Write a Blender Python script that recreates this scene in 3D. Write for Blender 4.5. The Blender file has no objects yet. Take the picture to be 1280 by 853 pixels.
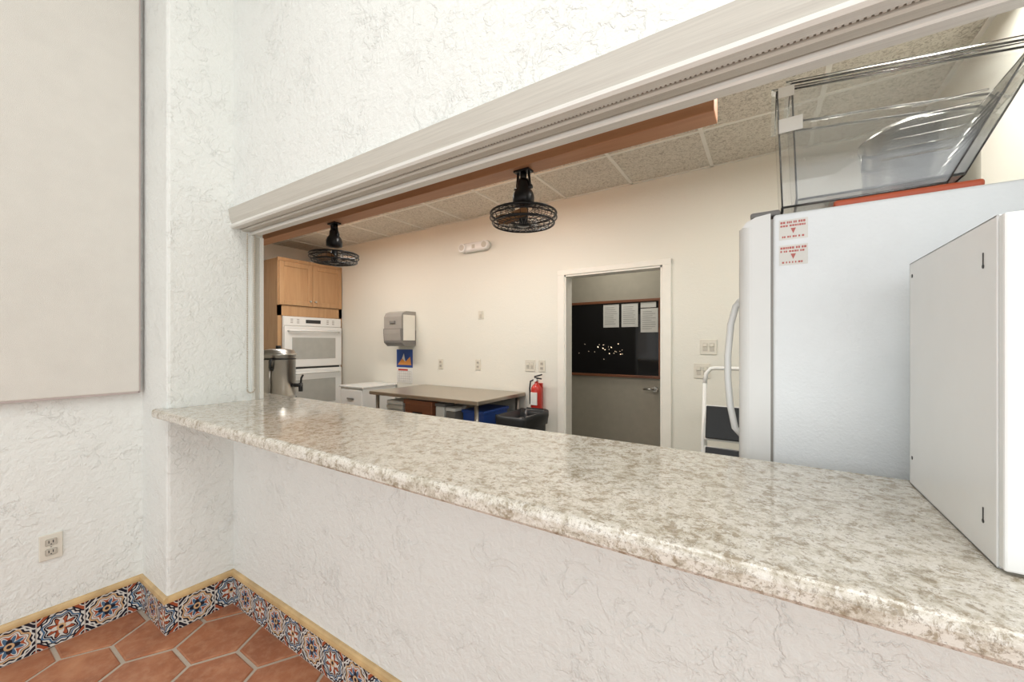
import bpy, bmesh, math, random
from mathutils import Vector, Matrix
random.seed(4)
scene = bpy.context.scene
try:
    scene.view_settings.view_transform = 'Standard'
    scene.view_settings.look = 'None'
except Exception:
    pass

# ------------------------------------------------------------------ materials
def newmat(name):
    m = bpy.data.materials.new(name); m.use_nodes = True
    nt = m.node_tree
    return m, nt, nt.nodes['Principled BSDF']

def link(nt, a, b): nt.links.new(a, b)

def coords(nt, scale=(1,1,1)):
    tc = nt.nodes.new('ShaderNodeTexCoord')
    mp = nt.nodes.new('ShaderNodeMapping')
    mp.inputs['Scale'].default_value = scale
    link(nt, tc.outputs['Object'], mp.inputs['Vector'])
    return mp.outputs['Vector']

def noise(nt, vec, scale, detail=4, rough=.5, dist=0):
    n = nt.nodes.new('ShaderNodeTexNoise')
    n.inputs['Scale'].default_value = scale
    n.inputs['Detail'].default_value = detail
    n.inputs['Roughness'].default_value = rough
    n.inputs['Distortion'].default_value = dist
    link(nt, vec, n.inputs['Vector'])
    return n.outputs['Fac']

def ramp(nt, fac, stops, interp='LINEAR'):
    r = nt.nodes.new('ShaderNodeValToRGB')
    r.color_ramp.interpolation = interp
    els = r.color_ramp.elements
    while len(els) < len(stops): els.new(.5)
    for e, (p, c) in zip(els, stops):
        e.position = p
        if isinstance(c, (int, float)): c = (c, c, c)
        e.color = (c[0], c[1], c[2], 1)
    link(nt, fac, r.inputs['Fac'])
    return r.outputs['Color']

def mix(nt, fac, a, b, mode='MIX'):
    n = nt.nodes.new('ShaderNodeMix'); n.data_type = 'RGBA'; n.blend_type = mode
    if isinstance(fac, (int, float)): n.inputs[0].default_value = fac
    else: link(nt, fac, n.inputs[0])
    for s, i in ((a, 6), (b, 7)):
        if isinstance(s, tuple): n.inputs[i].default_value = (s[0], s[1], s[2], 1)
        else: link(nt, s, n.inputs[i])
    return n.outputs[2]

def M(nt, op, a, b=None, c=None):
    n = nt.nodes.new('ShaderNodeMath'); n.operation = op
    for i, v in enumerate((a, b, c)):
        if v is None: continue
        if isinstance(v, (int, float)): n.inputs[i].default_value = v
        else: link(nt, v, n.inputs[i])
    return n.outputs[0]

def bump(nt, bsdf, h, strength=.3, dist=.01):
    b = nt.nodes.new('ShaderNodeBump')
    b.inputs['Strength'].default_value = strength
    b.inputs['Distance'].default_value = dist
    link(nt, h, b.inputs['Height'])
    link(nt, b.outputs['Normal'], bsdf.inputs['Normal'])

def plain(name, col, rough=.5, metal=0, var=.04, bumpn=0, bscale=80, spec=.5):
    m, nt, b = newmat(name)
    v = coords(nt)
    n = noise(nt, v, 12, 3)
    lo = tuple(max(0, c*(1-var)) for c in col); hi = tuple(min(1, c*(1+var)) for c in col)
    link(nt, ramp(nt, n, [(.3, lo), (.7, hi)]), b.inputs['Base Color'])
    b.inputs['Roughness'].default_value = rough
    b.inputs['Metallic'].default_value = metal
    b.inputs['Specular IOR Level'].default_value = spec
    if bumpn: bump(nt, b, noise(nt, v, bscale, 3), bumpn, .003)
    return m

def stucco(name, col, strength=.6, sc=1.0, rough=.7, dist=.012):
    m, nt, b = newmat(name)
    v = coords(nt)
    # hand-trowelled plaster: fine pebbly body, small raised skips, occasional ragged ridges
    body = noise(nt, v, 34*sc, 7, .62, .3)
    n1 = noise(nt, v, 15*sc, 6, .6, .4)
    skip = ramp(nt, n1, [(.50, 0.0), (.545, .9), (.64, 1.0)], 'EASE')
    big = noise(nt, v, 4.5*sc, 3, .5)
    mask = ramp(nt, big, [(.42, .1), (.60, 1.0)])
    rid = M(nt, 'ABSOLUTE', M(nt, 'SUBTRACT', noise(nt, v, 8*sc, 6, .6, .8), .5))
    ridge = ramp(nt, rid, [(0.0, 1.0), (.022, 0.0)])
    rmask = ramp(nt, noise(nt, v, 6.3*sc, 2, .5), [(.50, 0.0), (.62, 1.0)])
    h = M(nt, 'ADD', M(nt, 'MULTIPLY', skip, M(nt, 'MULTIPLY', mask, .38)),
          M(nt, 'ADD', M(nt, 'MULTIPLY', body, 1.15), M(nt, 'MULTIPLY', ridge, M(nt, 'MULTIPLY', rmask, .24))))
    bump(nt, b, h, strength, dist)
    link(nt, ramp(nt, noise(nt, v, 1.2, 2), [(.3, tuple(c*.985 for c in col)), (.7, col)]), b.inputs['Base Color'])
    b.inputs['Roughness'].default_value = rough
    b.inputs['Specular IOR Level'].default_value = .35
    return m

mStucco = stucco('stucco_white', (.795, .815, .78), .70, 1.0, .5, .0088)
mKwall = stucco('kitchen_wall_cream', (.785, .775, .70), .24, 1.6, .5, .004)
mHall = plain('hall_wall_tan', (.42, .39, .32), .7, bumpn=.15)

# granite
def granite():
    m, nt, b = newmat('granite_counter')
    v = coords(nt)
    a = noise(nt, v, 30, 9, .76, .4)
    base = ramp(nt, a, [(.34, (.30,.26,.195)), (.42, (.45,.405,.325)), (.49, (.59,.55,.47)), (.56, (.70,.67,.605)), (.66, (.56,.515,.435))])
    bl = noise(nt, v, 40, 8, .75, .6)
    big = noise(nt, v, 7, 4, .6, .4)
    blot = ramp(nt, M(nt, 'ADD', bl, M(nt, 'MULTIPLY', M(nt, 'SUBTRACT', big, .5), .22)), [(.55, 0.0), (.60, .72)])
    c = mix(nt, blot, base, (.26, .205, .13))
    wv = noise(nt, v, 52, 7, .78, .5)
    wmask = ramp(nt, wv, [(.56, 0.0), (.61, .62)])
    c = mix(nt, wmask, c, (.755, .74, .695))
    sp = noise(nt, v, 150, 4, .8)
    sm = ramp(nt, sp, [(.40, .65), (.46, 0.0)])
    c = mix(nt, sm, c, (.24, .20, .15))
    link(nt, c, b.inputs['Base Color'])
    b.inputs['Roughness'].default_value = .09
    b.inputs['Specular IOR Level'].default_value = .5
    return m
mGran = granite()

def ceil_tile():
    m, nt, b = newmat('ceiling_tile_fissured')
    v = coords(nt)
    n = noise(nt, v, 60, 5, .7, 1.4)
    link(nt, ramp(nt, n, [(.42, (.44,.40,.335)), (.50, (.72,.68,.60))]), b.inputs['Base Color'])
    bump(nt, b, n, .6, .004)
    b.inputs['Roughness'].default_value = .9
    return m
mCeil = ceil_tile()

def terracotta():
    m, nt, b = newmat('terracotta')
    v = coords(nt)
    n = noise(nt, v, 4, 6, .6, .5)
    n2 = noise(nt, v, 26, 5, .6)
    c = ramp(nt, n, [(.3, (.28,.095,.042)), (.5, (.39,.145,.066)), (.7, (.52,.235,.12))])
    c = mix(nt, ramp(nt, n2, [(.45, 0.0), (.7, .4)]), c, (.57, .32, .19))
    link(nt, c, b.inputs['Base Color'])
    b.inputs['Roughness'].default_value = .38
    bump(nt, b, n2, .25, .004)
    return m
mTerra = terracotta()
mGrout = plain('grout', (.50, .43, .35), .9, bumpn=.3)
mYellow = plain('glazed_yellow_trim', (.56, .39, .19), .25, var=.18)

def talavera():
    m, nt, b = newmat('talavera_tile')
    tc = nt.nodes.new('ShaderNodeTexCoord')
    s = nt.nodes.new('ShaderNodeSeparateXYZ'); link(nt, tc.outputs['Object'], s.inputs[0])
    T = .15
    a = M(nt, 'DIVIDE', M(nt, 'ADD', M(nt, 'ADD', s.outputs[0], s.outputs[1]), 15.01), T)
    fr = M(nt, 'FRACT', a); idx = M(nt, 'FLOOR', a)
    par = M(nt, 'FLOOR', M(nt, 'ADD', M(nt, 'FRACT', M(nt, 'MULTIPLY', idx, .5)), .5))
    u = M(nt, 'MULTIPLY', M(nt, 'SUBTRACT', fr, .5), 2)
    w = M(nt, 'MULTIPLY', M(nt, 'SUBTRACT', M(nt, 'DIVIDE', s.outputs[2], T), .5), 2)
    r = M(nt, 'SQRT', M(nt, 'ADD', M(nt, 'MULTIPLY', u, u), M(nt, 'MULTIPLY', w, w)))
    th = M(nt, 'ARCTAN2', w, u)
    c8 = M(nt, 'COSINE', M(nt, 'MULTIPLY', th, 8)); c4 = M(nt, 'COSINE', M(nt, 'MULTIPLY', th, 4))
    c16 = M(nt, 'COSINE', M(nt, 'MULTIPLY', th, 16))
    au = M(nt, 'SUBTRACT', 1, M(nt, 'ABSOLUTE', u)); aw = M(nt, 'SUBTRACT', 1, M(nt, 'ABSOLUTE', w))
    rc = M(nt, 'SQRT', M(nt, 'ADD', M(nt, 'MULTIPLY', au, au), M(nt, 'MULTIPLY', aw, aw)))
    white = (.66, .66, .62); navy = (.012, .016, .028); rust = (.36, .09, .04); blue = (.06, .14, .24); tan = (.60, .40, .22)
    col = mix(nt, par, white, navy)
    def lt(x, t): return M(nt, 'LESS_THAN', x, t)
    ro = M(nt, 'ADD', r, M(nt, 'MULTIPLY', c8, .07))
    ro2 = M(nt, 'ADD', r, M(nt, 'MULTIPLY', c16, .035))
    col = mix(nt, lt(M(nt, 'ABSOLUTE', M(nt, 'SUBTRACT', ro2, .90)), .045), col, mix(nt, par, navy, white))
    col = mix(nt, lt(M(nt, 'ABSOLUTE', M(nt, 'SUBTRACT', ro, .76)), .045), col, mix(nt, par, blue, tan))
    col = mix(nt, lt(ro, .69), col, mix(nt, par, navy, white))
    col = mix(nt, lt(ro, .61), col, mix(nt, par, white, rust))
    pet = M(nt, 'ADD', r, M(nt, 'MULTIPLY', c8, .16))
    col = mix(nt, lt(pet, .50), col, mix(nt, par, navy, white))
    col = mix(nt, lt(pet, .42), col, mix(nt, par, rust, blue))
    pet2 = M(nt, 'SUBTRACT', r, M(nt, 'MULTIPLY', c4, .12))
    col = mix(nt, lt(pet2, .30), col, mix(nt, par, white, navy))
    col = mix(nt, lt(r, .2), col, tan)
    col = mix(nt, lt(r, .1), col, navy)
    rcw = M(nt, 'ADD', rc, M(nt, 'MULTIPLY', c8, .06))
    col = mix(nt, lt(rcw, .50), col, mix(nt, par, navy, white))
    col = mix(nt, lt(rcw, .44), col, mix(nt, par, rust, navy))
    col = mix(nt, lt(rcw, .30), col, white)
    col = mix(nt, lt(rc, .20), col, navy)
    col = mix(nt, lt(rc, .12), col, rust)
    edge = M(nt, 'MINIMUM', au, aw)
    col = mix(nt, lt(edge, .025), col, (.5, .47, .42))
    link(nt, col, b.inputs['Base Color'])
    b.inputs['Roughness'].default_value = .15
    return m
mTal = talavera()

def wood(name, c1, c2, axis='Z', rough=.4):
    m, nt, b = newmat(name)
    sc = {'Z': (14, 14, 1.2), 'X': (1.2, 14, 14), 'Y': (14, 1.2, 14)}[axis]
    v = coords(nt, sc)
    n = noise(nt, v, 1.6, 6, .6, .8)
    link(nt, ramp(nt, n, [(.3, c1), (.7, c2)]), b.inputs['Base Color'])
    b.inputs['Roughness'].default_value = rough
    return m
mMaple = wood('maple_cabinet', (.44,.25,.12), (.54,.33,.17))
mBeam = wood('stained_beam', (.44,.20,.10), (.54,.27,.145), 'X', .5)
mWoodFrame = wood('dark_wood_frame', (.16,.06,.03), (.26,.10,.045), 'X')
mBox = wood('brown_box', (.22,.08,.04), (.3,.12,.06), 'X')

def brushed(name, col, rough=.35, metal=.9, axis='X'):
    m, nt, b = newmat(name)
    sc = (1, 60, 60) if axis == 'X' else (60, 60, 1)
    v = coords(nt, sc)
    n = noise(nt, v, 6, 4, .6)
    link(nt, ramp(nt, n, [(.3, tuple(c*.85 for c in col)), (.7, col)]), b.inputs['Base Color'])
    b.inputs['Roughness'].default_value = rough; b.inputs['Metallic'].default_value = metal
    return m
mHood = brushed('shutter_metal', (.60, .575, .51), .45, .15)
mHoodL = brushed('shutter_metal_light', (.80, .79, .74), .4, .1)
mHoodD = plain('shutter_gap', (.20, .175, .14), .6)
mSteel = brushed('stainless', (.60, .58, .55), .28, 1.0)
mSteelTop = brushed('stainless_table', (.50, .44, .36), .28, .8)
mPot = brushed('stainless_pot', (.42, .40, .37), .22, 1.0)
mWhiteApp = plain('appliance_white', (.84, .87, .885), .28, var=.015, bumpn=.35, bscale=160)
mWhiteGloss = plain('gloss_white', (.80, .80, .78), .2, var=.01)
mWhiteMetal = plain('painted_white_metal', (.84, .85, .84), .22, var=.01, bumpn=.04, bscale=14)
mPlate = plain('switch_plate', (.70, .67, .58), .35, var=.01)
mPlateIn = plain('switch_insert', (.52, .49, .42), .35, var=.01)
mDark = plain('slot_dark', (.03, .03, .03), .5)
mBlack = plain('black_metal', (.012, .012, .014), .35, .3)
mBlackPl = plain('black_plastic', (.015, .016, .018), .35)
mOvenGlass = plain('oven_glass', (.42, .42, .39), .12)
mTrim = plain('door_trim', (.84, .82, .75), .4, var=.02)
mPanelF = plain('fabric_panel', (.68, .66, .605), .95, var=.02, bumpn=.5, bscale=420)
mPanelEdge = plain('fabric_panel_edge', (.46, .39, .37), .9)
mGrey = plain('grey_plastic', (.34, .32, .29), .4)
mGreyD = plain('grey_plastic_dark', (.20, .19, .18), .4)
mRed = plain('red_paint', (.50, .03, .02), .3)
mRedP = plain('red_plastic', (.52, .10, .04), .35)
mBlue = plain('blue_plastic', (.02, .07, .30), .4)
mOrangeP = plain('print_orange', (.75, .33, .08), .6)
mPaper = plain('paper', (.78, .77, .73), .8)
mInk = plain('ink_lines', (.45, .44, .42), .8)
mInkR = plain('ink_red', (.55, .17, .15), .8)
mGlassBlk = plain('dark_window_glass', (.004, .004, .006), .05, var=.5)  # flat black glossy panel for the dark window
mAmber = plain('amber_blade', (.30, .14, .05), .35)
mKfloor = plain('kitchen_floor', (.30, .28, .25), .5, bumpn=.1)
mGrid = plain('ceiling_grid', (.80, .78, .72), .4)
mChain = plain('bead_chain', (.50, .44, .35), .4)
mCeilW = plain('room_ceiling', (.80, .80, .78), .9)

def acrylic():
    m, nt, b = newmat('clear_acrylic')
    b.inputs['Base Color'].default_value = (.93, .935, .93, 1)
    b.inputs['Transmission Weight'].default_value = .97
    b.inputs['IOR'].default_value = 1.49
    n = noise(nt, coords(nt), 60, 3)
    link(nt, ramp(nt, n, [(.4, .0), (.8, .04)]), b.inputs['Roughness'])
    return m
mAcr = acrylic()
def emis(name, col, st):
    m, nt, b = newmat(name)
    b.inputs['Base Color'].default_value = (*col, 1)
    b.inputs['Emission Color'].default_value = (*col, 1)
    b.inputs['Emission Strength'].default_value = st
    return m
mFillGlow = emis('fill_panel_glow', (1, .95, .86), 3.0)  # glow of the added kitchen fill panels
mSpark = emis('reflected_light_specks', (1, .8, .55), 2.0)  # glowing specks that imitate lights reflected in the glass

# ------------------------------------------------------------------ builder
class B:
    def __init__(s, name):
        s.name = name; s.bm = bmesh.new(); s.mats = []
    def mi(s, m):
        if m not in s.mats: s.mats.append(m)
        return s.mats.index(m)
    def merge(s, t, mat, smooth=False, mx=None):
        i = s.mi(mat)
        if mx is not None: bmesh.ops.transform(t, matrix=mx, verts=t.verts)
        for f in t.faces:
            f.material_index = i; f.smooth = smooth
        me = bpy.data.meshes.new('tmp'); t.to_mesh(me); t.free()
        s.bm.from_mesh(me); bpy.data.meshes.remove(me)
    def box(s, a, b, mat, bev=0, seg=2, mx=None, smooth=False):
        t = bmesh.new(); bmesh.ops.create_cube(t, size=1)
        a = Vector(a); b = Vector(b)
        for v in t.verts:
            v.co = Vector(((v.co.x+.5)*(b.x-a.x)+a.x, (v.co.y+.5)*(b.y-a.y)+a.y, (v.co.z+.5)*(b.z-a.z)+a.z))
        bmesh.ops.recalc_face_normals(t, faces=t.faces)
        if bev: bmesh.ops.bevel(t, geom=list(t.edges), offset=bev, segments=seg, affect='EDGES', profile=.5)
        s.merge(t, mat, smooth, mx); return s
    def cyl(s, p0, p1, r0, mat, r1=None, seg=24, smooth=True):
        r1 = r0 if r1 is None else r1
        p0 = Vector(p0); p1 = Vector(p1); d = p1-p0
        t = bmesh.new()
        bmesh.ops.create_cone(t, cap_ends=True, segments=seg, radius1=r0, radius2=r1, depth=d.length)
        q = d.to_track_quat('Z', 'Y')
        mx = Matrix.Translation((p0+p1)/2) @ q.to_matrix().to_4x4()
        bmesh.ops.transform(t, matrix=mx, verts=t.verts)
        i = s.mi(mat)
        for f in t.faces:
            f.material_index = i; f.smooth = smooth and len(f.verts) == 4
        me = bpy.data.meshes.new('tmp'); t.to_mesh(me); t.free()
        s.bm.from_mesh(me); bpy.data.meshes.remove(me); return s
    def tube(s, pts, r, mat, closed=False, seg=8):
        pts = [Vector(p) for p in pts]; n = len(pts); t = bmesh.new(); rings = []
        prev = None
        for i, p in enumerate(pts):
            if closed: d = pts[(i+1) % n]-pts[i-1]
            else: d = pts[min(i+1, n-1)]-pts[max(i-1, 0)]
            d.normalize()
            if prev is None:
                up = Vector((0, 0, 1)) if abs(d.z) < .9 else Vector((1, 0, 0))
                x = d.cross(up).normalized()
            else:
                x = (prev - d*prev.dot(d)).normalized()
            prev = x; y = d.cross(x)
            rings.append([t.verts.new(p + (x*math.cos(2*math.pi*k/seg)+y*math.sin(2*math.pi*k/seg))*r) for k in range(seg)])
        m = n if closed else n-1
        for i in range(m):
            A = rings[i]; C = rings[(i+1) % n]
            for k in range(seg):
                t.faces.new((A[k], A[(k+1) % seg], C[(k+1) % seg], C[k]))
        if not closed:
            t.faces.new(rings[0][::-1]); t.faces.new(rings[-1])
        bmesh.ops.recalc_face_normals(t, faces=t.faces)
        s.merge(t, mat, True); return s
    def ring(s, c, R, r, mat, n=40, seg=8):
        return s.tube([(c[0]+R*math.cos(2*math.pi*k/n), c[1]+R*math.sin(2*math.pi*k/n), c[2]) for k in range(n)], r, mat, True, seg)
    def lathe(s, c, prof, mat, seg=36):
        t = bmesh.new(); rings = []
        for (r, z) in prof:
            rings.append([t.verts.new((c[0]+max(r, 1e-4)*math.cos(2*math.pi*k/seg), c[1]+max(r, 1e-4)*math.sin(2*math.pi*k/seg), c[2]+z)) for k in range(seg)])
        for a, b in zip(rings[:-1], rings[1:]):
            for k in range(seg):
                t.faces.new((a[k], a[(k+1) % seg], b[(k+1) % seg], b[k]))
        bmesh.ops.recalc_face_normals(t, faces=t.faces)
        s.merge(t, mat, True); return s
    def prism(s, poly, axis, lo, hi, mat, smooth=False):
        t = bmesh.new()
        def P(p, h):
            return {'X': (h, p[0], p[1]), 'Y': (p[0], h, p[1]), 'Z': (p[0], p[1], h)}[axis]
        a = [t.verts.new(P(p, lo)) for p in poly]; b = [t.verts.new(P(p, hi)) for p in poly]
        n = len(poly)
        t.faces.new(a); t.faces.new(b[::-1])
        for i in range(n): t.faces.new((a[i], b[i], b[(i+1) % n], a[(i+1) % n]))
        bmesh.ops.recalc_face_normals(t, faces=t.faces)
        s.merge(t, mat, smooth); return s
    def quadshell(s, corners, th, mat):
        c = [Vector(p) for p in corners]
        n = (c[1]-c[0]).cross(c[2]-c[0]).normalized()*th/2
        t = bmesh.new()
        a = [t.verts.new(p-n) for p in c]; b = [t.verts.new(p+n) for p in c]
        t.faces.new(a[::-1]); t.faces.new(b)
        for i in range(4): t.faces.new((a[i], a[(i+1) % 4], b[(i+1) % 4], b[i]))
        bmesh.ops.recalc_face_normals(t, faces=t.faces)
        s.merge(t, mat); return s
    def done(s):
        me = bpy.data.meshes.new(s.name); s.bm.to_mesh(me); s.bm.free()
        for m in s.mats: me.materials.append(m)
        o = bpy.data.objects.new(s.name, me); scene.collection.objects.link(o)
        return o

XL = -2.75; XP = -2.40; YP = .69; YW = .97; YB = 1.114; YK = 3.38; XR = .79; XK = -5.66
ZC = 2.74; ZR = 4.0
HT = 2.098

# ------------------------------------------------------------------ room shell
B('wall_serving_lower').box((XP, YW, 0), (XR, YB, 1.03), mStucco).done()
B('wall_serving_upper').box((XP, YW, HT), (XR, YB, ZR), mStucco).done()
B('wall_serving_right').box((XR, YW, 0), (3.0, YB, ZR), mStucco).done()
B('wall_serving_left').box((XK, YW, 0), (XL, YB, ZR), mStucco).done()
B('wall_pilaster').prism([(XL, YP+.0), (XP-.012, YP), (XP-.003, YP+.004), (XP, YP+.013), (XP, YB), (XL, YB)], 'Z', 0, ZR, mStucco).done()
B('wall_left').box((XL-.1, -3.0, 0), (XL, YW, ZR), mStucco).done()
B('wall_right').box((3.0, -3.0, 0), (3.1, YB, ZR), mStucco).done()
B('ceiling').box((XL-.1, -3.0, ZR), (3.1, YB, ZR+.1), mCeilW).done()

# floor: terracotta hexagons set in grout
fl = B('floor')
fl.box((XL-.1, -3.0, -.06), (3.1, YB, -.006), mGrout)
R = .172; gap = .009
dx = 1.5*R; dy = math.sqrt(3)*R
tb = bmesh.new()
for i in range(-2, 24):
    for j in range(-2, 16):
        cx = -2.95 + i*dx; cy = -2.9 + j*dy + (dy/2 if i % 2 else 0)
        if cx > 3 or cy > 1.0: continue
        rr = R-gap
        def hexv(rad, z): return [tb.verts.new((cx+rad*math.cos(math.pi/3*k), cy+rad*math.sin(math.pi/3*k), z)) for k in range(6)]
        z0 = random.uniform(-.001, .001)
        a = hexv(rr, -.02); b = hexv(rr, -.003+z0); c = hexv(rr-.006, z0)
        tb.faces.new(c)
        for k in range(6):
            tb.faces.new((a[k], a[(k+1) % 6], b[(k+1) % 6], b[k])); tb.faces.new((b[k], b[(k+1) % 6], c[(k+1) % 6], c[k]))
for co, no in (((XL, 0, 0), (-1, 0, 0)), ((0, YW, 0), (0, 1, 0))):
    bmesh.ops.bisect_plane(tb, geom=tb.verts[:]+tb.edges[:]+tb.faces[:], plane_co=co, plane_no=no, clear_outer=True)
fl.merge(tb, mTerra)
fl.done()

def base(name, a, b, axis, side):
    o = B(name); p, s = side; t = .010*s; t2 = .017*s
    q = sorted([p, p+t])
    prof = [(p, .15), (p+t2, .15), (p+t2*1.0, .160), (p+t2*.85, .170), (p+t2*.5, .177), (p, .178)]
    if axis == 'Y':
        o.box((q[0], a, 0), (q[1], b, .15), mTal)
        o.prism(prof, 'Y', a, b, mYellow)
    else:
        o.box((a, q[0], 0), (b, q[1], .15), mTal)
        o.prism(prof, 'X', a, b, mYellow)
    o.done()
base('baseboard_left', -3.0, YP-.0, 'Y', (XL, 1))
base('baseboard_pilaster_front', XL+.01, XP+.014, 'X', (YP, -1))
base('baseboard_pilaster_side', YP, YW-.0, 'Y', (XP, 1))
base('baseboard_serving', XP+.01, 3.0, 'X', (YW, -1))

# kitchen shell
k = B('wall_back')
D0, D1, DZ = -1.597, -.724, 2.02
k.box((XK, YK, 0), (D0, YK+.12, ZC), mKwall)
k.box((D1, YK, 0), (XR+.1, YK+.12, ZC), mKwall)
k.box((D0, YK, DZ), (D1, YK+.12, ZC), mKwall)
k.done()
B('wall_kitchen_right').box((XR, YB, 0), (XR+.1, YK, ZC), mKwall).done()
B('wall_kitchen_left').box((XK-.1, YB, 0), (XK, YK, ZC), mKwall).done()
B('floor').box((XK-.1, YB, -.06), (XR+.1, 4.7, 0), mKfloor).done()
c = B('ceiling')
c.box((XK-.1, YB, ZC), (XR+.1, YK+.12, ZC+.05), mCeil)
gx = -.97
for i in range(-8, 3):
    x = gx+.61*i
    if XK < x < XR: c.box((x-.012, YB, ZC-.006), (x+.012, YK, ZC+.002), mGrid)
for y in (1.55, 2.16, 2.77): c.box((XK, y-.012, ZC-.0062), (XR, y+.012, ZC+.002), mGrid)
c.box((XK, YK-.022, ZC-.006), (XR, YK, ZC+.002), mGrid)
c.box((XR-.022, YB, ZC-.006), (XR, YK, ZC+.002), mGrid)
c.done()
t = B('trim_door')
cw = .07
for x0, x1 in ((D0-cw, D0), (D1, D1+cw)):
    t.box((x0, YK-.018, 0), (x1, YK-.001, DZ+cw*.7), mTrim, .004)
    xi = D0 if x1 == D0 else D1
    t.box((min(xi, xi+(.015 if xi == D0 else -.015)), YK-.01, 0), (max(xi, xi+(.015 if xi == D0 else -.015)), YK+.12, DZ), mTrim)
t.box((D0-cw, YK-.020, DZ), (D1+cw, YK-.001, DZ+cw*.7), mTrim, .004)
t.box((D0, YK-.01, DZ-.015), (D1, YK+.12, DZ), mTrim)
t.done()
HY = 4.6
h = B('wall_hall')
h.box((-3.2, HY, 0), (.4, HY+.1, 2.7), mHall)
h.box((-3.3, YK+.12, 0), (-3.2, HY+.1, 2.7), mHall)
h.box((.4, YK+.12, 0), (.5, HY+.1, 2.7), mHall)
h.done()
B('ceiling').box((-3.3, YK+.12, 2.7), (.5, HY+.1, 2.75), mCeilW).done()
wd = B('window_1')
wx0, wx1, wz0, wz1 = -2.5, -1.02, 1.02, 1.86
wd.box((wx0, HY-.012, wz0), (wx1, HY-.004, wz1), mGlassBlk)
for a_, b_ in (((wx0-.05, HY-.035, wz0-.03), (wx1+.05, HY-.001, wz0)), ((wx0-.05, HY-.035, wz1), (wx1+.05, HY-.001, wz1+.03)),
               ((wx0-.05, HY-.035, wz0), (wx0, HY-.001, wz1)), ((wx1, HY-.035, wz0), (wx1+.05, HY-.001, wz1))):
    wd.box(a_, b_, mWoodFrame, .003)
for i in range(26):
    x = random.uniform(-2.02, -1.42); z = random.gauss(1.31, .04)
    sz = random.choice((.005, .006, .010))
    wd.box((x, HY-.0135, z), (x+sz, HY-.012, z+sz*.8), mSpark)  # emissive dots painted in as reflections on the dark pane
wd.done()
pp = B('posted_notices')
for px in (-1.66, -1.44, -1.22):
    z1 = 1.845 if px < -1.3 else 1.78
    pp.box((px, HY-.018, z1-.27), (px+.19, HY-.013, z1), mPaper)
    for r_ in range(9):
        pp.box((px+.02, HY-.0195, z1-.04-r_*.024), (px+.19-.02-random.uniform(0, .05), HY-.018, z1-.034-r_*.024), mInk)
pp.box((-1.22, HY-.018, 1.79), (-1.05, HY-.013, 1.85), mPaper)
pp.done()
dl = B('door_lever')
dl.cyl((-1.06, HY, .87), (-1.06, HY-.03, .87), .03, mSteel).cyl((-1.06, HY-.03, .87), (-1.06, HY-.06, .87), .012, mSteel)
dl.tube([(-1.06, HY-.06, .87), (-1.12, HY-.06, .872), (-1.18, HY-.055, .868)], .01, mSteel).done()

f = B('acoustic_wall_panel')
f.box((XL, -1.6, 1.135), (XL+.045, .668, 3.6), mPanelF, .006)
f.box((XL, -1.6, 1.128), (XL+.042, .668, 1.137), mPanelEdge)
f.box((XL, .664, 1.13), (XL+.042, .672, 3.6), mPanelEdge)
f.done()

# ------------------------------------------------------------------ countertop
ct = B('granite_countertop')
z0, z1 = 1.031, 1.07
YF, YBk = .648, 1.25
def nose(yf, yb):
    r = .016
    p = [(yf+.004, z0), (yf, z0+.006)]
    for i in range(7):
        a = math.pi - i*math.pi/12
        p.append((yf+r+r*math.cos(a), z1-r+r*math.sin(a)))
    p += [(yb-.005, z1), (yb, z1-.005), (yb, z0)]
    return p
ct.prism(nose(YF, YBk), 'X', XP+.001, XR-.01, mGran)
ct.prism(nose(YF, YP-.001), 'X', XP-.055, XP+.001, mGran)
ct.prism([(-2.95, z0), (-2.95, z1), (XP, z1), (XP, z0)], 'Y', YB+.001, YBk, mGran)
o = ct.done()

# ------------------------------------------------------------------ roll-down shutter hood
s = B('rolling_shutter_hood')
y0 = .948
s.prism([(y0, HT), (y0-.005, HT-.004), (y0-.003, HT-.012), (y0+.004, 2.040), (y0+.012, 2.018), (y0+.012, HT)], 'X', XP, XR, mHood)
s.prism([(y0+.012, 1.996), (y0+.004, 2.003), (y0+.004, 2.014), (y0+.012, 2.019)], 'X', XP, XR, mHoodL)
s.box((XP, y0+.012, 1.998), (XR, y0+.044, HT-.001), mHoodL)
s.box((XP, y0+.044, 2.014), (XR, y0+.058, HT-.001), mHoodD)
s.prism([(y0+.058, 1.998), (y0+.062, 1.992), (y0+.090, 1.992), (y0+.094, 1.998), (y0+.094, HT-.001), (y0+.058, HT-.001)], 'X', XP, XR, mHood)
s.box((XP, y0+.094, 2.010), (XR, y0+.100, HT-.001), mHoodD)
s.prism([(y0+.100, 1.985), (y0+.104, 1.98), (y0+.138, 1.98), (y0+.142, 1.985), (y0+.142, HT-.001), (y0+.100, HT-.001)], 'X', XP, XR, mHoodL)
s.box((XP, y0+.142, 2.0), (XR, YB+.004, HT-.001), mHood)
for i in range(290):
    x = XP+.006+i*.011
    if x < XR-.02: s.box((x, y0+.046, 2.002), (x+.0065, y0+.056, 2.015), mHoodL)
s.done()
s = B('shutter_guide_rail')
s.box((XP+.001, 1.055, 1.071), (XP+.012, 1.07, 1.975), mHoodL)
s.box((XP+.001, 1.095, 1.071), (XP+.012, YB, 1.975), mHoodL)
s.box((XP+.001, 1.07, 1.071), (XP+.003, 1.095, 1.975), mHood)
s.done()
bc = B('bead_chain')
pts = []
for zi in range(86):
    pts.append((XP+.022, 1.026, 1.975-.0098*zi))
    pts.append((XP+.022, 1.062, 1.975-.0098*zi))
for i in range(9):
    a = math.pi*i/8
    pts.append((XP+.022, 1.044+.018*math.cos(a), 1.13-.018*math.sin(a)))
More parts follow.
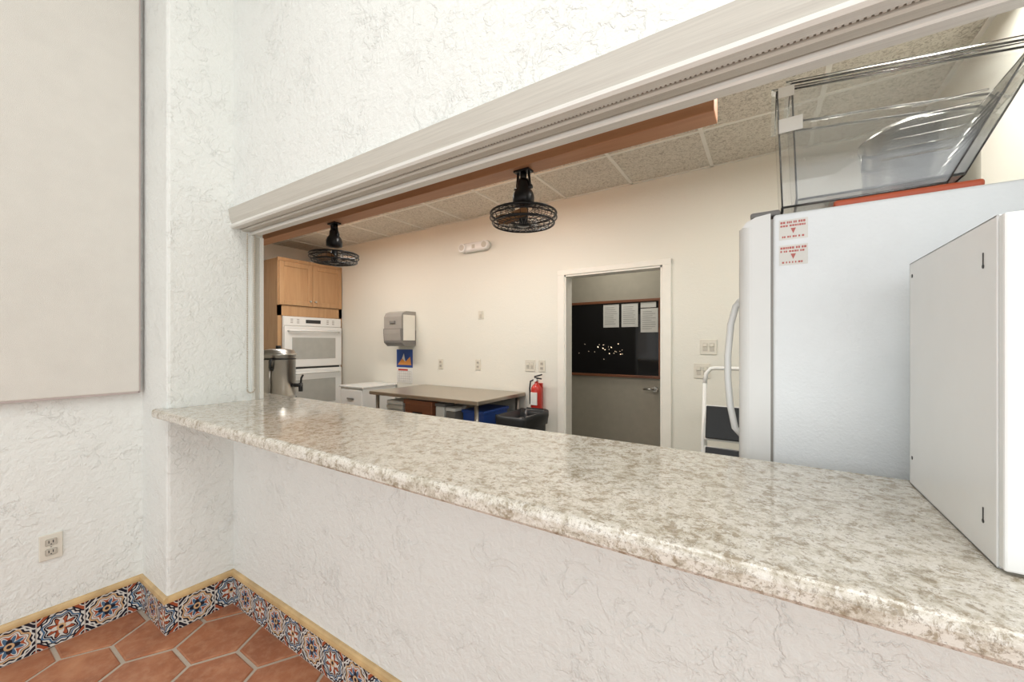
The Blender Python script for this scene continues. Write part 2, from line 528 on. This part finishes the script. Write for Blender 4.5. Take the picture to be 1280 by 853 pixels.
for p in pts:
    tt = bmesh.new(); bmesh.ops.create_icosphere(tt, subdivisions=1, radius=.0045)
    bc.merge(tt, mChain, True, Matrix.Translation(p))
bc.done()

# ------------------------------------------------------------------ wood beam + caged fans
ZB = 2.362
bm_ = B('wood_beam')
bm_.box((XK+.01, 1.86, ZB), (-.19, 1.98, ZC-.008), mBeam, .004)
bm_.done()
def fan(x, y, ztop, zc):
    o = B('caged_ceiling_fan')
    o.box((x-.05, y-.03, ztop-.012), (x+.05, y+.03, ztop), mBlack, .003)
    o.tube([(x-.035, y, ztop-.01), (x-.040, y, ztop-.06), (x-.045, y, ztop-.10)], .007, mBlack)
    o.tube([(x+.035, y, ztop-.01), (x+.040, y, ztop-.06), (x+.045, y, ztop-.10)], .007, mBlack)
    o.cyl((x, y, ztop-.01), (x, y, ztop-.06), .018, mBlack)
    o.lathe((x, y, 0), [(0, ztop-.05), (.028, ztop-.052), (.036, ztop-.07), (.038, ztop-.10), (.055, ztop-.125), (.062, ztop-.15), (.060, ztop-.19), (.03, ztop-.20), (0, ztop-.20)], mBlack)
    o.cyl((x-.055, y, ztop-.10), (x+.055, y, ztop-.10), .012, mBlack)
    Rr = .185
    zt, zb = zc+.024, zc-.030
    o.ring((x, y, zt), Rr, .006, mBlack); o.ring((x, y, zb), Rr-.012, .006, mBlack); o.ring((x, y, zc), Rr+.003, .004, mBlack)
    for rr in (.045, .08, .115, .15): o.ring((x, y, zb-.012+.012*(rr/.15)**2), rr, .0022, mBlack, 32, 6)
    for rr in (.09, .125, .157): o.ring((x, y, zt+.03*(1-rr/Rr)), rr, .0022, mBlack, 32, 6)
    n = 28
    for i in range(n):
        a = 2*math.pi*i/n; ca, sa = math.cos(a), math.sin(a)
        o.tube([(x+.05*ca, y+.05*sa, zt+.03), (x+.12*ca, y+.12*sa, zt+.016), (x+Rr*ca, y+Rr*sa, zt), (x+(Rr-.012)*ca, y+(Rr-.012)*sa, zb), (x+.12*ca, y+.12*sa, zb-.006), (x+.03*ca, y+.03*sa, zb-.012)], .0018, mBlack, seg=5)
    o.lathe((x, y, 0), [(0, zb-.018), (.035, zb-.014), (.04, zb-.005), (.03, zb+.0), (0, zb)], mBlack)
    o.cyl((x, y, zb), (x, y, zt+.04), .025, mBlack)
    for i in range(4):
        a = math.pi/2*i+.4
        mx = Matrix.Translation((x, y, zc)) @ Matrix.Rotation(a, 4, 'Z') @ Matrix.Rotation(.3, 4, 'X')
        tt = bmesh.new()
        vs = [tt.verts.new(p) for p in ((.02, -.02, 0), (.10, -.05, 0), (.150, -.045, 0), (.155, .03, 0), (.10, .045, 0), (.02, .02, 0))]
        f1 = tt.faces.new(vs)
        r_ = bmesh.ops.extrude_face_region(tt, geom=[f1])
        for v in r_['geom']:
            if isinstance(v, bmesh.types.BMVert): v.co.z += .003
        bmesh.ops.recalc_face_normals(tt, faces=tt.faces)
        o.merge(tt, mAmber, False, mx)
    o.done()
fan(-1.165, 1.92, ZB, 2.092)
fan(-2.965, 1.92, ZB, 2.080)

# ------------------------------------------------------------------ oven tower
XC = -5.04; Y0, Y1 = 2.51, YK-.003
oc = B('oven_cabinet')
oc.box((XK+.002, Y0, .0), (XC-.02, Y1, 2.44), mMaple)
oc.box((XC-.02, Y0, .0), (XC, Y0+.045, 2.44), mMaple); oc.box((XC-.02, Y1-.045, .0), (XC, Y1, 2.44), mMaple)
oc.box((XC-.02, Y0, 1.73), (XC, Y1, 1.86), mMaple); oc.box((XC-.02, Y0, .1), (XC, Y1, .44), mMaple)
oc.box((XC-.02, Y0, 2.41), (XC+.005, Y1, 2.45), mMaple)
ym = (Y0+Y1)/2
for a_, b_ in ((Y0+.012, ym-.003), (ym+.003, Y1-.012)):
    zz0, zz1 = 1.865, 2.405; fw = .06
    oc.box((XC, a_, zz0), (XC+.012, b_, zz1), mMaple)
    oc.box((XC+.012, a_, zz0), (XC+.022, a_+fw, zz1), mMaple, .003); oc.box((XC+.012, b_-fw, zz0), (XC+.022, b_, zz1), mMaple, .003)
    oc.box((XC+.012, a_+fw, zz0), (XC+.022, b_-fw, zz0+fw), mMaple, .003); oc.box((XC+.012, a_+fw, zz1-fw), (XC+.022, b_-fw, zz1), mMaple, .003)
for yk in (ym-.035, ym+.035):
    oc.cyl((XC+.022, yk, 1.93), (XC+.045, yk, 1.93), .012, mSteel)
oc.done()
ov = B('double_wall_oven')
a_, b_ = Y0+.05, Y1-.03
xf = XC+.003
ov.box((xf, a_, .45), (xf+.02, b_, 1.725), mWhiteGloss, .004)
ov.box((xf+.02, a_+.005, 1.61), (xf+.032, b_-.005, 1.72), mWhiteGloss, .004)
ov.box((xf+.032, ym-.10, 1.645), (xf+.034, ym+.10, 1.69), mDark)
for kz in range(3):
    for ky in (-.28, -.2, .2, .28): ov.box((xf+.032, ym+ky-.015, 1.64+kz*.022), (xf+.033, ym+ky+.015, 1.65+kz*.022), mGrey)
for zb, zt in ((1.085, 1.60), (.50, 1.06)):
    ov.box((xf+.02, a_+.005, zb), (xf+.05, b_-.005, zt), mWhiteGloss, .008)
    ov.box((xf+.05, a_+.10, zb+.10), (xf+.053, b_-.10, zt-.14), mOvenGlass, .002)
    ov.tube([(xf+.05, a_+.05, zt-.06), (xf+.085, a_+.06, zt-.055), (xf+.09, ym, zt-.052), (xf+.085, b_-.06, zt-.055), (xf+.05, b_-.05, zt-.06)], .012, mWhiteGloss)
ov.box((xf+.02, a_+.03, 1.062), (xf+.03, b_-.03, 1.083), mDark)
ov.done()

wt = B('kitchen_base_counter')
wt.box((-4.95, YB+.004, .87), (-3.12, 1.90, .91), mGran, .006)
wt.box((-4.93, YB+.02, .1), (-3.16, 1.86, .87), mMaple)
wt.box((-4.93, YB+.05, 0), (-3.2, 1.80, .1), mDark)
for i in range(4):
    x0 = -4.92+i*.44
    wt.box((x0+.01, 1.86, .13), (x0+.43, 1.88, .68), mMaple, .004); wt.box((x0+.01, 1.86, .70), (x0+.43, 1.88, .85), mMaple, .004)
wt.done()
u = B('coffee_urn')
ux, uy, uz = -3.40, 1.70, .91
u.lathe((ux, uy, uz), [(0, 0), (.125, 0), (.13, .012), (.125, .03), (.115, .035), (.126, .05), (.126, .37), (.134, .375), (.134, .390), (.124, .394), (.115, .415), (.06, .428), (0, .43)], mSteel)
u.cyl((ux, uy, uz+.428), (ux, uy, uz+.455), .02, mBlackPl)
u.cyl((ux, uy, uz), (ux, uy, uz+.028), .134, mBlackPl)
u.ring((ux, uy, uz+.345), .1275, .004, mBlackPl)
for sgn in (-1, 1):
    d = Vector((sgn*.7, -sgn*.714, 0))
    u.tube([Vector((ux, uy, uz+.34))+d*.12, Vector((ux, uy, uz+.345))+d*.165, Vector((ux, uy, uz+.28))+d*.17, Vector((ux, uy, uz+.26))+d*.12], .010, mBlackPl)
d = Vector((.9, .43, 0)).normalized()
c0 = Vector((ux, uy, uz+.13))
u.cyl(c0+d*.11, c0+d*.21, .016, mBlackPl); u.cyl(c0+d*.20+Vector((0, 0, -.05)), c0+d*.20+Vector((0, 0, .02)), .016, mBlackPl)
u.tube([c0+d*.20+Vector((0, 0, .02)), c0+d*.205+Vector((0, 0, .06)), c0+d*.22+Vector((0, 0, .085))], .008, mBlackPl)
u.cyl(c0+Vector((.085, -.112, -.06)), c0+Vector((.085, -.112, .2)), .009, mSteel)
u.done()

# ------------------------------------------------------------------ stainless work table and things round it
tb_ = B('stainless_work_table')
tx0, tx1, ty0, ty1, tz = -3.42, -2.02, 2.60, YK-.01, .90
tb_.box((tx0, ty0, tz-.035), (tx1, ty1, tz), mSteelTop, .006)
tb_.box((tx0+.05, ty0+.05, .43), (tx1-.05, ty1-.05, .45), mSteelTop, .003)
for x in (tx0+.06, tx1-.06):
    for y in (ty0+.06, ty1-.06):
        tb_.cyl((x, y, 0), (x, y, tz-.03), .019, mSteel)
tb_.done()
bx = B('wooden_crate')
bx.box((-2.98, 2.68, .451), (-2.62, 3.0, .82), mBox, .006)
bx.box((-2.99, 2.67, .80), (-2.61, 3.01, .84), mBox, .004)
bx.box((-2.86, 2.666, .70), (-2.74, 2.672, .73), mDark)
bx.done()
bb = B('blue_storage_bin')
bb.prism([(-2.31, .452), (-2.11, .452), (-2.09, .78), (-2.33, .78)], 'Y', 2.78, 3.15, mBlue)
bb.box((-2.335, 2.765, .76), (-2.08, 3.165, .785), mBlue, .005)
bb.done()
for i, (xa, zt_, mt) in enumerate(((-2.595, .83, mPaper), (-2.465, .80, mGreyD), (-2.595, .78, mBlue))):
    cn = B('storage_container')
    ya = 2.70 if i < 2 else 2.88
    cn.box((xa, ya, .452), (xa+.11, ya+.14, zt_-.03), mt, .012)
    cn.box((xa-.004, ya-.004, zt_-.03), (xa+.114, ya+.144, zt_), mGreyD if i == 0 else mPaper, .008)
    cn.done()
fp = B('folded_towel_stack')
for i in range(8): fp.box((-3.28+.004*(i % 2), 2.70, .452+i*.045), (-3.04, 2.98, .452+i*.045+.042), mPaper if i % 2 else mPanelF, .012, 3)
fp.done()
tr = B('trash_can')
cx, cy = -1.815, 2.98
def rr_loop(hx, hy, z, r=.05, n=5):
    pts = []
    for (sx, sy, a0) in ((1, 1, 0), (-1, 1, 90), (-1, -1, 180), (1, -1, 270)):
        for i in range(n+1):
            a = math.radians(a0+90*i/n)
            pts.append((cx+sx*(hx-r)+r*math.cos(a), cy+sy*(hy-r)+r*math.sin(a), z))
    return pts
tt = bmesh.new()
loops = [rr_loop(.11, .19, .0), rr_loop(.135, .22, .72), rr_loop(.145, .235, .725), rr_loop(.148, .238, .76), rr_loop(.135, .225, .765), rr_loop(.13, .215, .72), rr_loop(.10, .18, .02)]
vl = [[tt.verts.new(p) for p in L] for L in loops]
for a, b in zip(vl[:-1], vl[1:]):
    n = len(a)
    for i in range(n): tt.faces.new((a[i], a[(i+1) % n], b[(i+1) % n], b[i]))
tt.faces.new(vl[0][::-1]); tt.faces.new(vl[-1])
bmesh.ops.recalc_face_normals(tt, faces=tt.faces)
tr.merge(tt, mBlackPl, True)
tt = bmesh.new()
def liner(hx, hy, z, amp):
    return [tt.verts.new((p[0]+random.uniform(-amp, amp), p[1]+random.uniform(-amp, amp), p[2]+random.uniform(-amp*2, amp*2))) for p in rr_loop(hx, hy, z)]
vl = [liner(.143, .228, .66, .004), liner(.152, .24, .74, .004), liner(.15, .238, .775, .004), liner(.13, .22, .772, .004), liner(.12, .20, .6, .01)]
for a, b in zip(vl[:-1], vl[1:]):
    n = len(a)
    for i in range(n): tt.faces.new((a[i], a[(i+1) % n], b[(i+1) % n], b[i]))
tr.merge(tt, mBlackPl, True)
tr.done()

fe = B('fire_extinguisher')
ex, ey = -1.86, YK-.075
fe.lathe((ex, ey, .68), [(0, 0), (.05, 0), (.055, .01), (.055, .25), (.05, .28), (.03, .31), (.018, .32), (.018, .34), (0, .34)], mRed)
fe.cyl((ex, ey, 1.02), (ex, ey, 1.055), .016, mSteel)
fe.tube([(ex-.02, ey, 1.055), (ex+.07, ey-.03, 1.05)], .007, mBlackPl); fe.tube([(ex-.02, ey, 1.065), (ex+.075, ey-.03, 1.09)], .007, mBlackPl)
fe.cyl((ex, ey-.016, 1.035), (ex, ey-.03, 1.035), .016, mWhiteGloss)
fe.tube([(ex-.015, ey, 1.04), (ex-.06, ey-.01, 1.02), (ex-.068, ey-.01, .95), (ex-.062, ey-.01, .80)], .008, mBlackPl)
fe.box((ex-.035, ey-.0565, .80), (ex+.035, ey-.045, .92), mPaper, .002)
fe.box((ex-.03, ey+.05, .75), (ex+.03, YK-.001, 1.0), mRed)
fe.done()

wc = B('white_utility_cabinet')
wc.box((-4.32, 2.88, .03), (-3.90, 3.36, .865), mWhiteGloss, .006)
wc.box((-4.335, 2.865, .865), (-3.885, 3.37, .885), mWhiteGloss, .004)
wc.box((-4.30, 2.872, .06), (-3.92, 2.882, .60), mWhiteGloss, .004); wc.box((-4.30, 2.872, .63), (-3.92, 2.882, .84), mWhiteGloss, .004)
wc.box((-4.17, 2.86, .73), (-4.05, 2.874, .745), mGreyD)
for x in (-4.28, -3.94):
    for y in (2.92, 3.32): wc.cyl((x, y, 0), (x, y, .035), .02, mDark)
wc.done()
td = B('paper_towel_dispenser')
td.prism([(YK, 1.36), (YK-.17, 1.36), (YK-.215, 1.40), (YK-.225, 1.50), (YK-.225, 1.70), (YK-.20, 1.745), (YK-.15, 1.765), (YK, 1.765)], 'X', -3.87, -3.57, mGrey)
td.prism([(YK, 1.36), (YK-.17, 1.352), (YK-.222, 1.395), (YK-.232, 1.50), (YK-.232, 1.56), (YK, 1.54)], 'X', -3.875, -3.565, mGreyD)
td.prism([(YK-.10, 1.38), (YK-.226, 1.42), (YK-.2335, 1.50), (YK-.2335, 1.553), (YK-.10, 1.545)], 'X', -3.86, -3.58, mGrey)
td.box((-3.76, YK-.240, 1.62), (-3.67, YK-.222, 1.65), mGreyD, .004)
td.box((-3.565, YK-.2, 1.42), (-3.56, YK-.02, 1.72), mTrim)
td.done()
cal = B('wall_calendar')
cal.box((-3.90, YK-.006, 1.09), (-3.62, YK-.001, 1.31), mBlue)
cal.box((-3.90, YK-.006, .90), (-3.62, YK-.001, 1.088), mPaper)
cal.prism([(-3.88, 1.12), (-3.80, 1.20), (-3.74, 1.16), (-3.66, 1.22), (-3.64, 1.12)], 'Y', YK-.008, YK-.006, mOrangeP)
cal.prism([(-3.80, 1.20), (-3.77, 1.26), (-3.74, 1.16)], 'Y', YK-.0085, YK-.006, mPaper)
for i in range(5): cal.box((-3.88, YK-.0075, .92+i*.03), (-3.64, YK-.006, .923+i*.03), mInk)
for i in range(8): cal.box((-3.88+i*.034, YK-.0075, .92), (-3.878+i*.034, YK-.006, 1.04), mInk)
cal.box((-3.87, YK-.0075, 1.05), (-3.70, YK-.006, 1.07), mRed)
cal.done()
em = B('wall_emergency_light')
ez = 2.42
em.box((-2.78, YK-.06, ez-.05), (-2.50, YK-.001, ez+.05), mWhiteGloss, .024, 4, smooth=True)
for x in (-2.79, -2.49):
    em.cyl((x, YK-.075, ez+.0), (x, YK-.02, ez+.0), .045, mWhiteGloss, .05)
    em.cyl((x, YK-.078, ez+.0), (x, YK-.074, ez+.0), .032, mPlateIn)
em.box((-2.66, YK-.064, ez-.02), (-2.62, YK-.059, ez+.02), mPlateIn, .003)
em.done()
def plate(name, x, z, wdt=.07, ht=.115, kind='outlet', gangs=1, y=YK):
    o = B(name)
    o.box((x-wdt/2, y-.007, z-ht/2), (x+wdt/2, y-.0005, z+ht/2), mPlate, .002)
    for g in range(gangs):
        gx_ = x + (g-(gangs-1)/2)*.046
        if kind == 'outlet':
            for dz in (-.022, .022):
                o.box((gx_-.016, y-.009, z+dz-.014), (gx_+.016, y-.006, z+dz+.014), mPlateIn, .003)
                o.box((gx_-.008, y-.0095, z+dz-.005), (gx_-.005, y-.009, z+dz+.006), mDark); o.box((gx_+.005, y-.0095, z+dz-.005), (gx_+.008, y-.009, z+dz+.006), mDark)
        else:
            o.box((gx_-.016, y-.009, z-.032), (gx_+.016, y-.006, z+.032), mPlateIn, .002)
            o.box((gx_-.014, y-.013, z+.002), (gx_+.014, y-.008, z+.028), mPlate, .003)
    o.done()
plate('wall_outlet', -3.16, 1.15); plate('wall_outlet', -2.62, 1.155)
plate('wall_thermostat', -2.58, 1.69, .07, .09, 'switch')
plate('light_switch', -1.97, 1.165, .115, .115, 'switch', 2); plate('wall_outlet', -1.84, 1.165, .075)
plate('light_switch', -.385, 1.355, .115, .115, 'switch', 2); plate('light_switch', -.43, 1.17, .115, .115, 'switch', 2)
o = B('wall_outlet')
oy, oz = .374, .456
o.box((XL+.0005, oy-.036, oz-.058), (XL+.009, oy+.036, oz+.058), mPlate, .003)
for dz in (-.022, .022):
    o.box((XL+.008, oy-.018, oz+dz-.015), (XL+.012, oy+.018, oz+dz+.015), mPlateIn, .005)
    for dy in (-.007, .006): o.box((XL+.0115, oy+dy-.0015, oz+dz-.004), (XL+.0125, oy+dy+.0015, oz+dz+.008), mDark)
    o.cyl((XL+.0115, oy, oz+dz-.009), (XL+.0125, oy, oz+dz-.009), .0025, mDark, seg=10)
o.cyl((XL+.008, oy, oz), (XL+.0105, oy, oz), .003, mGrey, seg=10)
o.done()

# ------------------------------------------------------------------ step ladder
sl = B('step_ladder')
lx0, lx1 = -.375, -.10
for x in (lx0, lx1):
    sl.tube([(x, 2.86, .012), (x, 2.98, .62), (x, 3.08, 1.10)], .014, mWhiteGloss)
    sl.tube([(x, 3.26, .012), (x, 3.12, .62), (x, 3.06, .92)], .012, mWhiteGloss)
    sl.cyl((x, 2.86, 0), (x, 2.86, .03), .018, mBlackPl); sl.cyl((x, 3.26, 0), (x, 3.26, .03), .018, mBlackPl)
sl.tube([(lx0, 3.08, 1.10), (lx0+.006, 3.10, 1.17), (lx0+.035, 3.105, 1.205), (lx0+.07, 3.106, 1.21), (lx1-.07, 3.106, 1.21), (lx1-.035, 3.105, 1.205), (lx1-.006, 3.10, 1.17), (lx1, 3.08, 1.10)], .014, mWhiteGloss)
for z, y in ((.44, 2.93), (.68, 2.975), (.95, 3.03)):
    mx = Matrix.Translation((0, y, z)) @ Matrix.Rotation(math.radians(72), 4, 'X')
    sl.box((lx0+.018, -.22, .004), (lx1-.018, 0, .022), mBlackPl, .006, mx=mx)
    sl.box((lx0+.010, -.23, -.010), (lx1-.010, .008, .004), mWhiteGloss, .004, mx=mx)
sl.done()

# ------------------------------------------------------------------ refrigerator
fr = B('refrigerator')
fx0, fx1, fy0, fy1, fz = .012, .775, 1.36, 2.12, 1.75
fr.box((fx0, fy0, .04), (fx1, fy1, fz), mWhiteApp, .008, 3)
for x in (fx0+.06, fx1-.06):
    for y in (fy0+.06, fy1-.06): fr.cyl((x, y, 0), (x, y, .05), .025, mDark)
def door(z0_, z1_):
    n = 8; xf_ = -.075; r = .035
    q = [(fx0-.006, fy0+.003), (fx0-.006, fy1-.003)]
    for i in range(n+1):
        a = math.radians(90*i/n)
        q.append((xf_+r-r*math.sin(a), fy1-.003-r+r*math.cos(a)))
    for i in range(n+1):
        a = math.radians(90*i/n)
        q.append((xf_+r-r*math.cos(a), fy0+.003+r-r*math.sin(a)))
    fr.prism(q, 'Z', z0_, z1_, mWhiteGloss)
door(.10, 1.725)
fr.box((fx0-.008, fy0+.01, .08), (fx0+.001, fy1-.01, fz-.01), mGrey)
fr.prism([(fx0-.006, 1.725), (-.066, 1.725), (-.055, 1.740), (-.03, 1.752), (fx0-.006, 1.757)], 'Y', fy0+.006, fy1-.015, mWhiteGloss)
fr.box((-.045, fy0+.02, fz+.003), (.03, fy0+.10, fz+.020), mGreyD, .006)
yh = fy0+.10; za, zb = 1.09, 1.52
fr.tube([(-.072, yh, za), (-.090, yh, za+.02), (-.103, yh, za+.09), (-.110, yh, za+.18), (-.110, yh, zb-.18), (-.102, yh, zb-.08), (-.088, yh, zb-.02), (-.072, yh, zb)], .010, mWhiteGloss, seg=12)
for z in (1.674, 1.602):
    fr.box((.026, fy0-.0012, z), (.092, fy0+.001, z+.056), mPaper)
    def textrow(zz, hgt, x0_=.029, x1_=.089):
        x = x0_
        while x < x1_-.004:
            wl = random.choice((.003, .004, .005))
            fr.box((x, fy0-.0018, zz), (min(x+wl, x1_), fy0-.001, zz+hgt), mInkR)
            x += wl+random.choice((.0012, .0012, .004))
    textrow(z+.045, .006); textrow(z+.036, .005)
    fr.prism([(.053, z+.031), (.065, z+.031), (.059, z+.016)], 'Y', fy0-.0018, fy0-.001, mInkR)
    textrow(z+.005, .005, .033, .085)
fr.done()

# ------------------------------------------------------------------ acrylic bins on the fridge
def bin_(dx, dz, y0, y1, lab=True, th=.004):
    o = B('clear_acrylic_bin')
    z0b = fz+.028+dz
    bl, br = .035+dx, .37+dx
    tl, tr_ = .022+dx, .50+dx
    ztl, ztr = z0b+.335, z0b+.275
    yi = .018
    A = [(bl, y0+yi, z0b), (br, y0+yi, z0b), (br, y1-yi, z0b), (bl, y1-yi, z0b)]
    T = [(tl, y0, ztl), (tr_, y0, ztr), (tr_, y1, ztr), (tl, y1, ztl)]
    o.quadshell(A, th, mAcr)
    for i in range(4):
        j = (i+1) % 4
        o.quadshell([A[i], A[j], T[j], T[i]], th, mAcr)
        o.tube([T[i], T[j]], .0035, mAcr, seg=6)
        o.tube([A[i], A[j]], .0035, mAcr, seg=6)
        o.tube([A[i], T[i]], .0025, mAcr, seg=6)
    # folded lip round the rim
    for i in range(4):
        j = (i+1) % 4
        ci = Vector(((tl+tr_)/2, (y0+y1)/2, (ztl+ztr)/2))
        def out(p):
            p = Vector(p); d = (p-ci); d.z = 0
            return p+Vector((.014*(1 if d.x > 0 else -1), .014*(1 if d.y > 0 else -1), .001))
        o.quadshell([T[i], T[j], out(T[j]), out(T[i])], .003, mAcr)
    if lab:
        for r_ in range(6):
            f_ = .30+.085*r_
            p = Vector(A[1]).lerp(Vector(T[1]), f_); q = Vector(A[2]).lerp(Vector(T[2]), f_)
            o.tube([p+Vector((-.006, .03, 0)), q+Vector((-.006, -.03, 0))], .0024, mAcr, seg=6)
            o.box((p.x-.16, y0+yi*(1-f_)-.006, p.z-.002), (p.x-.03, y0+yi*(1-f_)-.002, p.z+.002), mAcr, .001)
        o.box((tl+.004, y0-.004, ztl-.125), (tl+.060, y0-.001, ztl-.085), mPaper)
        o.box((tl+.002, y0-.018, ztl-.030), (tl+.040, y0-.015, ztl-.001), mPaper)
    return o.done()
bin_(0, 0, 1.385, 1.66)
bin_(.035, .02, 1.40, 1.645, lab=False)
pt = B('steel_stock_pot')
pt.lathe((.42, 1.86, fz+.003), [(0, 0), (.13, 0), (.14, .01), (.14, .31), (.148, .315), (.148, .325), (.138, .325), (.136, .02), (0, .015)], mPot, 48)
pt.tube([(.30, 1.78, fz+.26), (.265, 1.755, fz+.26), (.265, 1.755, fz+.21), (.30, 1.78, fz+.21)], .006, mPot)
pt.lathe((.42, 1.86, fz+.328), [(.14, 0), (.12, .02), (.05, .03), (0, .032)], mPot, 48)
pt.cyl((.42, 1.86, fz+.358), (.42, 1.86, fz+.385), .018, mBlackPl)
pt.done()
rt = B('red_serving_tray')
rt.box((.15, 1.385, fz+.001), (.43, 1.69, fz+.022), mRedP, .008, 3)
rt.done()

# ------------------------------------------------------------------ white metal box on counter
wb = B('white_metal_cabinet')
bx0, bx1, by0, by1, bz0, bz1 = .264, .62, .82, 1.22, 1.071, 1.558
wb.box((bx0, by0, bz0), (bx0+.004, by1, bz1), mWhiteMetal, .0015)
wb.box((bx0, by0, bz0), (bx1, by1, bz0+.004), mWhiteMetal, .0015)
wb.box((bx1-.004, by0, bz0), (bx1, by1, bz1), mWhiteMetal, .0015)
wb.box((bx0, by1-.004, bz0), (bx1, by1, bz1), mWhiteMetal, .0015)
wb.box((bx0, by0, bz1-.004), (bx1, by1, bz1), mWhiteMetal, .0015)
wb.box((bx0+.001, by0-.018, bz0+.004), (bx1-.001, by0-.001, bz1-.002), mWhiteMetal, .003)
for (yy, zz, l) in ((by0+.04, bz1-.055, .010), (by0+.04, bz0+.06, .010)):
    wb.box((bx0-.0008, yy-.0012, zz-l), (bx0+.0005, yy+.0012, zz+l), mDark)
    wb.cyl((bx0-.0008, yy, zz-l), (bx0+.0005, yy, zz-l), .003, mDark, seg=12)
for zz in (bz1-.03, bz0+.06):
    wb.cyl((bx0-.0008, by1-.02, zz), (bx0+.0005, by1-.02, zz), .004, mDark, seg=12)
wb.done()

# ------------------------------------------------------------------ lights
def area(name, loc, size, power, col=(1, 1, 1), rot=(0, 0, 0), sy=None):
    L = bpy.data.lights.new(name, 'AREA'); L.energy = power; L.color = col
    L.size = size
    if sy: L.shape = 'RECTANGLE'; L.size_y = sy
    o = bpy.data.objects.new(name, L); o.location = loc; o.rotation_euler = rot
    scene.collection.objects.link(o); return o
for i, (x, y) in enumerate(((-3.9, 2.13), (-1.9, 2.13), (.12, 2.13))):
    cf = B('hidden_fill_panel')  # added panel to brighten the kitchen, kept out of view
    cf.box((x-.6, y-.12, ZC-.05), (x+.6, y+.12, ZC-.006), mWhiteGloss, .01)
    cf.box((x-.58, y-.10, ZC-.056), (x+.58, y+.10, ZC-.05), mFillGlow)
    cf.done()
    area('kitchen_fill', (x, y, ZC-.075), 1.1, (23, 23, 16)[i], (1, .98, .93), sy=.2)  # added fill light under each hidden panel
area('room_fill', (.2, -.2, 3.9), 2.6, 43, (1, .99, .97), sy=1.2)  # added overhead fill for the near room, no fixture behind it
# added fill areas: frontal from behind the viewer, grazing from the right
area('daylight_fill', (-.2, -2.95, 1.5), 4.5, 48, (.96, .99, 1), rot=(math.radians(90), 0, 0), sy=2.6)
area('daylight_fill', (2.95, -.9, 1.6), 2.6, 42, (.96, .99, 1), rot=(0, math.radians(90), 0), sy=2.4)
area('hall_fill', (-1.4, 4.0, 2.65), .5, 8, (1, .94, .84))  # dim fill light added in the hall

wld = bpy.data.worlds.new('World'); scene.world = wld; wld.use_nodes = True
bg = wld.node_tree.nodes['Background']
bg.inputs['Color'].default_value = (.95, .98, 1, 1); bg.inputs['Strength'].default_value = 1.0

# ------------------------------------------------------------------ camera
cam = bpy.data.cameras.new('camera'); co = bpy.data.objects.new('camera', cam)
scene.collection.objects.link(co); scene.camera = co
co.location = (0, 0, 1.38); co.rotation_euler = (math.radians(90), 0, math.radians(32.9))
cam.sensor_width = 36; cam.sensor_fit = 'HORIZONTAL'; cam.lens = 495/1280*36
cam.shift_y = 3.5/1280; cam.clip_start = .02
